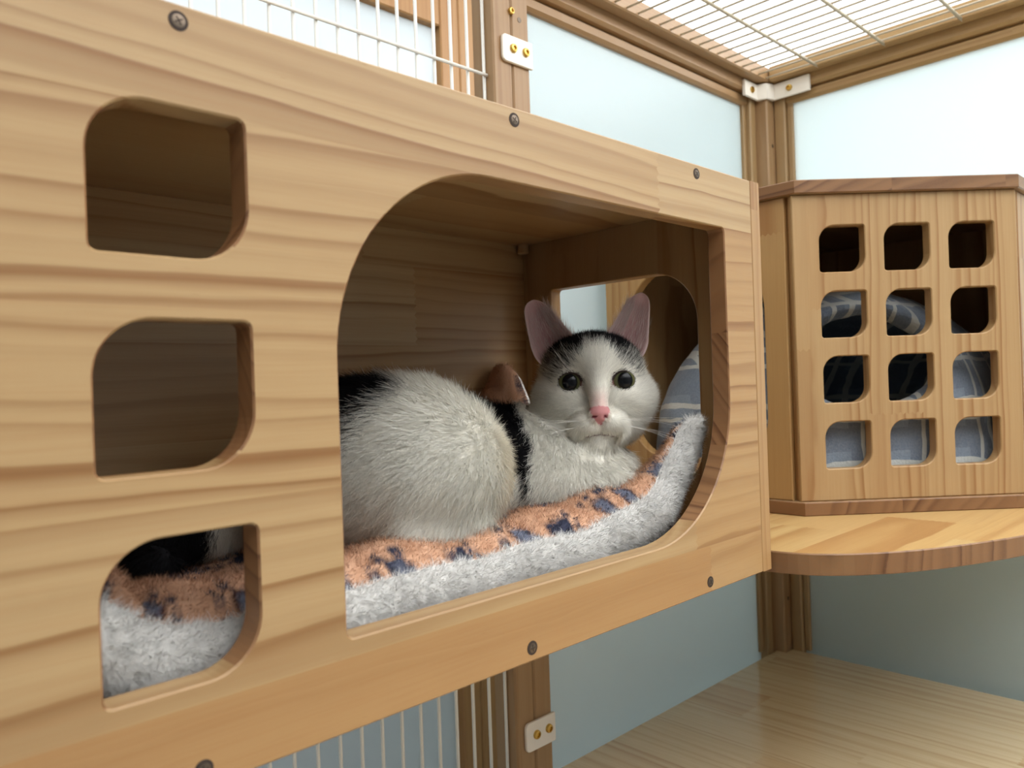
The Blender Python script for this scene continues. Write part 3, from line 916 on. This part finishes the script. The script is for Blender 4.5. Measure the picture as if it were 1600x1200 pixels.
def skin_col(P):
    q = head_local(P); a, b, c = np.abs(q[:, 0]), q[:, 1], q[:, 2]
    k = black_amount(P)[:, None]
    C = WHITE*.92*(1-k)+BLACK*1.3*k
    s = lambda e0, e1, x: np.clip((x-e0)/(e1-e0), 0, 1)
    pink = lin(190, 130, 130); pale = lin(222, 178, 170)
    # nose leather and the pink bridge
    leather = (a/np.maximum(8.6+.62*(b+21.5), .5))**2+np.clip((b+21.5)/4.2, 0, 9)**2 < 1
    leather &= b > -33
    leather &= c > 38
    br = (s(8, 3, a)*s(-30, -22, b)*s(-4, -14, b)*(c > 30))[:, None]*.6
    C = C*(1-br)+pale*br
    C[leather] = pink
    nos = (((a-4.6)/2.3)**2+((b+26.2)/1.2)**2 < 1) & (c > 40); C[nos] = lin(110, 48, 54)
    lid = np.hypot((a-21.5)/10.2, (b-2.6)/8.3)
    rim = (lid < 1.12) & (c > 10); C[rim] = lin(58, 48, 46)
    inner = (np.hypot(a-13.0, b+1.5) < 3.0) & (c > 20); C[inner] = lin(120, 84, 80)
    mouth = (b < -39) & (b > -46) & (a < 13) & (c > 32) & (np.abs(b+40.3+a*.15) < 1.3); C[mouth] = lin(120, 92, 88)
    return C

# ears: cupped shells built row by row, grown into the skull
def ear(outer, inner, backlean, flip):
    """outer, inner: (a, b) mm from base to tip"""
    def res(p, n):
        p = np.array(p, float); d = np.r_[0, np.cumsum(np.linalg.norm(np.diff(p, axis=0), axis=1))]
        t = np.linspace(0, d[-1], n); o = np.stack([np.interp(t, d, p[:, i]) for i in range(2)], 1)
        for _ in range(1): o[1:-1] = .25*o[:-2]+.5*o[1:-1]+.25*o[2:]
        return o
    n, w = 26, 17
    A, B = res(outer, n), res(inner, n)
    F_, K_ = [], []
    for i in range(n):
        t = i/(n-1); wd = np.linalg.norm(A[i]-B[i])
        for j in range(w):
            s = j/(w-1); p = A[i]*(1-s)+B[i]*s
            cup = (1-(2*s-1)**2)
            c = -5 - 7*(1-t)*(1-s) - 4*t - backlean*t - .40*wd*cup*(1-.35*t) + 3.0*(1-s)*(1-t)
            F_.append((p[0], p[1], c))
            th = 1.0+2.2*cup*(1-t)
            K_.append((p[0], p[1]+.3, c-th))
    V = np.array(F_+K_); V = HC + (V@HB)*.001
    Q = []
    o = n*w
    for i in range(n-1):
        for j in range(w-1):
            a = i*w+j
            Q.append((a, a+1, a+w+1, a+w)); Q.append((o+a+w, o+a+w+1, o+a+1, o+a))
        Q.append((i*w, (i+1)*w, o+(i+1)*w, o+i*w)); Q.append((i*w+w-1, o+i*w+w-1, o+(i+1)*w+w-1, (i+1)*w+w-1))
    for j in range(w-1):
        a = (n-1)*w+j; Q.append((a, a+1, o+a+1, o+a))
    Q = np.array(Q)
    if flip: Q = Q[:, ::-1]
    t = np.repeat(np.linspace(0, 1, n), w); s = np.tile(np.linspace(0, 1, w), n)
    edge = np.minimum(s, 1-s)*2
    pinkc = lin(206, 168, 164); deep = lin(178, 124, 124); rimc = lin(226, 200, 194)
    cf = pinkc[None]*(1-((1-t)*edge)[:, None]*.8)+deep[None]*((1-t)*edge)[:, None]*.8
    r = np.clip(1-edge/.14, 0, 1)[:, None]; cf = cf*(1-r)+rimc*r
    ck = np.tile(lin(196, 180, 174), (len(cf), 1))
    return V, Q, np.concatenate([cf, ck]), (n, w)
def px(p): return [((x-928)*.545, (600-y)*.545) for x, y in p]
ea = ear(px([(852, 574), (837, 556), (831, 540), (828, 522), (823, 492), (822, 476), (827, 466), (836, 462)]), px([(908, 532), (894, 516), (881, 499), (868, 482), (856, 469), (846, 463), (838, 461.5)]), 4, False)
eb = ear(px([(998, 572), (1013, 554), (1019, 538), (1020, 522), (1023, 492), (1024, 472), (1021, 461), (1013, 456.5)]), px([(944, 530), (958, 513), (970, 496), (981, 479), (993, 464), (1003, 458), (1010, 456)]), 4, True)
V = CV; Qs = [CQ]; Cs = [skin_col(CV)]; off = len(CV); VV = [CV]
for e in (ea, eb):
    VV.append(e[0]); Qs.append(e[1]+off); Cs.append(e[2]); off += len(e[0])
cat = fast_mesh('cat', np.concatenate(VV), [np.concatenate(Qs)], M['skin'], None, np.concatenate(Cs))
tag(cat, 'white cat with black patches and pink nose lying on the fleece mat', 'cat')
# eyes
def eye_mat():
    m, nt, b = mat_new('cat eye'); N = NB(nt)
    tc = N.n('ShaderNodeTexCoord'); sp = N.n('ShaderNodeSeparateXYZ'); nt.links.new(tc.outputs['Object'], sp.inputs[0])
    x = N.m('DIVIDE', sp.outputs[0], .0064); y = N.m('DIVIDE', sp.outputs[1], .0070)
    r = N.m('SQRT', N.m('ADD', N.m('MULTIPLY', x, x), N.m('MULTIPLY', y, y)))
    nz = N.noise(N.xyz(N.m('MULTIPLY', x, 3), N.m('MULTIPLY', y, 3), 0.0), 3, 2)
    r2 = N.m('ADD', r, N.m('MULTIPLY', N.m('SUBTRACT', nz, .5), .12))
    col = N.ramp(N.m('DIVIDE', r2, 2.0), [(0, (.002, .002, .003, 1)), (.47, (.003, .003, .004, 1)), (.53, srgb(84, 86, 58)), (.66, srgb(98, 94, 64)), (.78, srgb(52, 48, 36)), (.9, srgb(20, 16, 14))])
    nt.links.new(col, b.inputs['Base Color']); b.inputs['Roughness'].default_value = .25
    b.inputs['Specular IOR Level'].default_value = .12; b.inputs['Coat Weight'].default_value = .22; b.inputs['Coat Roughness'].default_value = .03
    return m
EM = eye_mat()
for sx in (-1, 1):
    m = MB(); prof = []
    R = .0108
    for k in range(1, 18):
        a = PI*k/18; prof.append((R*math.sin(a), -R*math.cos(a)))
    m.lathe(prof, (0, 0, 0), (0, 0, 1), 32)
    e = new_mesh('eye', m.v, m.f, EM, cat, True, local=True)
    fwd = Vector(CC*1.0+AA*sx*.13); fwd.normalize(); up = Vector((0, 0, 1)); rt = up.cross(fwd).normalized(); up = fwd.cross(rt)
    p = H(21.2*sx+(.8 if sx > 0 else 0), 2.2, 20.2)
    e.matrix_local = Matrix(((rt.x, up.x, fwd.x, p[0]), (rt.y, up.y, fwd.y, p[1]), (rt.z, up.z, fwd.z, p[2]), (0, 0, 0, 1)))
# whiskers and brow hairs
def whisker(p, dirn, L, droop, r=.00011):
    p = np.array(p); dirn = np.array(dirn)/np.linalg.norm(dirn)
    pts = [p+dirn*L*t+np.array([0, 0, -1])*droop*L*t*t for t in np.linspace(0, 1, 8)]
    MB().tube(pts, [r*(1-.8*t) for t in np.linspace(0, 1, 8)], 5).build('whisker', WM, cat, True)
WM = plain('whisker', srgb(236, 232, 224), .4)
for sx in (-1, 1):
    for k in range(6):
        row = k//3; q = k % 3
        whisker(H(sx*(11+3*q), -30-4*row, 42-2*q), AA*sx*1.0+CC*(.30-.1*q)+BB*(.12-.14*k/3), .058-.006*q, .10+.03*k)
    for k in range(2):
        whisker(H(sx*(19+4*k), 13, 31), BB*1.0+AA*sx*(.5+.3*k)+CC*.3, .026, -.1, .00011)

# hair
def cat_density(c):
    q = head_local(c); a, b, cz = q[:, 0], q[:, 1], q[:, 2]
    hd = (np.linalg.norm(q, axis=1) < 62)
    w = np.where(hd & (cz > -10), 3.2, 1.0)
    view = np.array([0, -.33, 0])-c; view /= np.linalg.norm(view, axis=1)[:, None]
    return w
NH = 240000
P, k, area = sample(CV, CQ, NH*2, cat_density)
Nn = CN[CQ[k]].mean(1); Nn /= np.linalg.norm(Nn, axis=1)[:, None]
view = CAMP-P; view /= np.linalg.norm(view, axis=1)[:, None]
fac = (Nn*view).sum(1)
keep = (fac > -.35) | (rng.random(len(P)) < .12)
q = head_local(P); a, b, c = np.abs(q[:, 0]), q[:, 1], q[:, 2]
isnose = ((a/np.maximum(8.2+.62*(b+21.5), .5))**2+np.clip((b+21.5)/3.8, 0, 9)**2 < 1) & (b > -32) & (c > 36)
iseye = (np.hypot((a-21.5)/9.6, (b-2.6)/7.8) < 1.0) & (c > 8)
ismouth = (b < -39) & (b > -46) & (a < 13) & (c > 30) & (np.abs(b+40.3+a*.15) < .9)
keep &= ~(isnose | iseye | ismouth)
P, Nn, q, a, b, c = P[keep][:NH], Nn[keep][:NH], q[keep][:NH], a[keep][:NH], b[keep][:NH], c[keep][:NH]
n = len(P)
st = lambda e0, e1, x: np.clip((x-e0)/(e1-e0), 0, 1)
hd = np.linalg.norm((q-np.array([0, 0, -4]))/np.array([58, 58, 60]), axis=1)
hw = st(1.12, .92, hd)[:, None]*st(-70, -60, b)[:, None]       # 1 on the head
nosep = np.array([0, -18, 46.])
fromnose = q-nosep; fromnose[:, 2] -= 10; dn = np.linalg.norm(fromnose, axis=1)
Dh = (fromnose/(dn[:, None]+1e-6))@HB
belly = st(-.02, -.10, P[:, 2])[:, None]
Db = np.array([-.80, .05, -.10])*(1-.5*belly)+np.array([-.25, -.1, -.8])*belly*.9
chest = st(.44, .475, P[:, 0])[:, None]*(1-hw)
Db = Db*(1-chest)+np.array([-.25, -.18, -.9])*chest
D = Dh*hw+Db*(1-hw)
D = D-(D*Nn).sum(1)[:, None]*Nn
D /= (np.linalg.norm(D, axis=1)[:, None]+1e-6)
# the coat lies at an angle and gathers in tufts
cl1 = np.stack([wob(P, 38, 11), wob(P, 38, 12), wob(P, 38, 13)], 1)
cl2 = np.stack([wob(P, 120, 14), wob(P, 120, 15), wob(P, 120, 16)], 1)
liftv = .55*(1-hw)+.28*hw
D = D+Nn*liftv+(cl1*.20+cl2*.13)*(1-hw*.6)+rng.normal(size=(n, 3))*(.16-.06*hw)
L = (.0150+.002*wob(P, 30, 17)[:, None])*(1-hw)+hw*(.0034+.0090*st(18, 62, dn)[:, None])
L = L[:, 0]*rng.uniform(.65, 1.15, n)
L *= np.where(P[:, 2] < -.10, .6, 1)
L *= np.where((np.hypot((a-21.5)/14, (b-2.6)/12) < 1.0) & (c > 5), .45, 1)
L *= np.where((np.hypot((a-21.5)/11.2, (b-2.6)/9.2) < 1.0) & (c > 5), .35, 1)
L *= np.where((a < 17) & (b > -58) & (b < -32) & (c > 20), .45, 1)
L *= np.where((a < 16) & (b > -46) & (b < -12) & (c > 30), .6, 1)
Du = D/np.linalg.norm(D, axis=1)[:, None]
kb = black_amount(P+Du*(L*.55)[:, None]+rng.normal(size=(n, 3))*.0014)
isb = rng.random(n) < kb
base = WHITE[None]*rng.uniform(.74, 1.05, (n, 1))
yel = (st(.0, .03, .040-np.linalg.norm(P-np.array([.392, .075, -.062]), axis=1))*.8)[:, None]
base = base*(1-yel*.8)+CREAM*yel*.8
C = np.where(isb[:, None], BLACK[None]*rng.uniform(.6, 1.6, (n, 1)), base)
pale = lin(226, 186, 178)
pk = (st(9, 3, a)*st(-32, -24, b)*st(-2, -14, b)*(c > 30))[:, None]*.55
C = C*(1-pk)+pale*pk
wid = np.where(hw[:, 0] > .5, .00026, .00034)
o = strands('coat', P, Nn, D, L, wid, np.clip(C*.94, 0, 1), M['fur'], cat, curl=.10, tipcol=np.clip(C*1.02, 0, .96), seg=3)
tag(o, kind='stuff')
# ear fringe: fine pale hairs inside each ear and along its rim
def ear_hair(e, cnt, sx):
    V, Q, Cc, (nn, w) = e
    i = rng.integers(0, int(nn*.7), cnt); j = np.where(rng.random(cnt) < .6, rng.integers(w-6, w-1, cnt), rng.integers(1, w-1, cnt))
    P = V[i*w+j]; N = np.tile(CC, (cnt, 1))
    D = BB*.9+AA*(-sx)*(-.25)+CC*.35+rng.normal(size=(cnt, 3))*.15
    C = np.tile(lin(226, 206, 200), (cnt, 1))*rng.uniform(.8, 1.05, (cnt, 1))
    return P, N, D, rng.uniform(.006, .016, cnt), np.full(cnt, .00022), C
E1, E2 = ear_hair(ea, 1500, -1), ear_hair(eb, 1500, 1)
strands('ear_hair', *[np.concatenate([x, y]) for x, y in zip(E1, E2)], M['fur'], cat, curl=.1)
# short velvet on the ears' backs and rims
del P, q

# ------------------------------------------------------------------ the hooded plaid bed inside the corner house
BC = np.array([1.020, .112, -.135]); bi = np.array([.68, .73, 0]); bi /= np.linalg.norm(bi)
zb0 = HZ0+.0165
def bed_sdf(P):
    def box_ell(c, r):
        q = np.abs(P-c)/np.array(r)
        return (((q[..., 0]**5+q[..., 1]**5)**(2/5)+q[..., 2]**2)**.5-1)*min(r[:2])
    d = box_ell(BC+np.array([0, 0, .05]), (.190, .186, .195))
    plane = .0275-((P[..., 0]-.803)*.682+(P[..., 1]-.053)*.731)
    d = smax(d, plane, .03)
    d = np.maximum(d, zb0-P[..., 2])
    inn = box_ell(BC+np.array([0, 0, .06]), (.162, .158, .160))
    inn = smax(inn, plane+.026, .03)
    d = smax(d, -inn, .012)
    mouth = ell(P, (.872, -.008, .025), (.092, .11, .070), np.array([[.731, -.682, 0], [.682, .731, 0], [0, 0, 1]]))
    d = smax(d, -mouth, .012)
    c = BC-bi*.02
    # padded rim and base cushion
    q = np.abs(P-BC); rad = ((q[..., 0]/.190)**4+(q[..., 1]/.186)**4)**.25*.150
    rad = np.maximum(rad, .150+plane)
    ring = np.sqrt((rad-.122)**2+((P[..., 2]-(zb0+.036))*.85)**2)-.030
    d = smin(d, ring, .012)
    d = smin(d, ell(P, (BC[0], BC[1], zb0+.020), (.160, .150, .022)), .01)
    d = smax(d, plane, .01)
    d = np.maximum(d, zb0-P[..., 2])
    return d + .0012*np.sin(P[..., 0]*140)*np.sin(P[..., 1]*130+1)*np.sin(P[..., 2]*120)
PV, PQ = surface_nets(bed_sdf, (.822, -.085, zb0-.006), (1.225, .308, .125), .0042)
def plaid():
    m, nt, b = mat_new('blue grey plaid fleece'); N = NB(nt)
    tc = N.n('ShaderNodeTexCoord'); sp = N.n('ShaderNodeSeparateXYZ'); nt.links.new(tc.outputs['Object'], sp.inputs[0])
    x, y, z = sp.outputs
    u = N.m('SUBTRACT', N.m('MULTIPLY', x, .80), N.m('MULTIPLY', y, .60))
    nz = N.noise(N.xyz(x, y, z), 22, 2)
    u = N.m('ADD', u, N.m('MULTIPLY', N.m('SUBTRACT', nz, .5), .012)); v = N.m('ADD', z, N.m('MULTIPLY', N.m('SUBTRACT', nz, .5), .012))
    def band(c, period, w, ph):
        f = N.m('FRACT', N.m('ADD', N.m('DIVIDE', c, period), ph)); return N.m('LESS_THAN', f, w)
    col = srgb(112, 126, 142)
    dark = N.m('MAXIMUM', band(u, .066, .40, .1), band(v, .066, .40, .3))
    c1 = N.mix(N.m('MULTIPLY', dark, .55), col, srgb(74, 86, 106))
    lt = N.m('MAXIMUM', N.m('MAXIMUM', band(u, .066, .10, .62), band(u, .066, .07, .88)), N.m('MAXIMUM', band(v, .066, .10, .55), band(v, .066, .07, .80)))
    c2 = N.mix(N.m('MULTIPLY', lt, .62), c1, srgb(222, 220, 206))
    fz = N.noise(N.xyz(x, y, z), 420, 2)
    c3 = N.mix(N.m('MULTIPLY', fz, .22), c2, srgb(200, 204, 204))
    nt.links.new(c3, b.inputs['Base Color']); b.inputs['Roughness'].default_value = .95; b.inputs['Sheen Weight'].default_value = .3
    bp = N.n('ShaderNodeBump'); bp.inputs['Strength'].default_value = .5; bp.inputs['Distance'].default_value = .002
    nt.links.new(fz, bp.inputs['Height']); nt.links.new(bp.outputs['Normal'], b.inputs['Normal'])
    return m
hb = empty('plaid_bed', (float(BC[0]), float(BC[1]), zb0), 'blue grey plaid hooded pet bed inside the corner house', 'pet bed')
fast_mesh('hooded_shell', PV, [PQ], plaid(), hb)
EXPOSURE = -0.72
#@@TAIL
# ------------------------------------------------------------------ render look
W = bpy.data.worlds.new('room air'); SC.world = W; W.use_nodes = True
W.node_tree.nodes['Background'].inputs['Color'].default_value = (.8, .85, .9, 1); W.node_tree.nodes['Background'].inputs['Strength'].default_value = .05
SC.view_settings.view_transform = 'Standard'; SC.view_settings.look = 'None'; SC.view_settings.gamma = 1; SC.view_settings.use_curve_mapping = False
SC.view_settings.exposure = EXPOSURE
SC.cycles.use_denoising = True
SC.cycles.max_bounces = 10; SC.cycles.diffuse_bounces = 5; SC.cycles.glossy_bounces = 4; SC.cycles.transmission_bounces = 6
SC.cycles.sample_clamp_indirect = 8
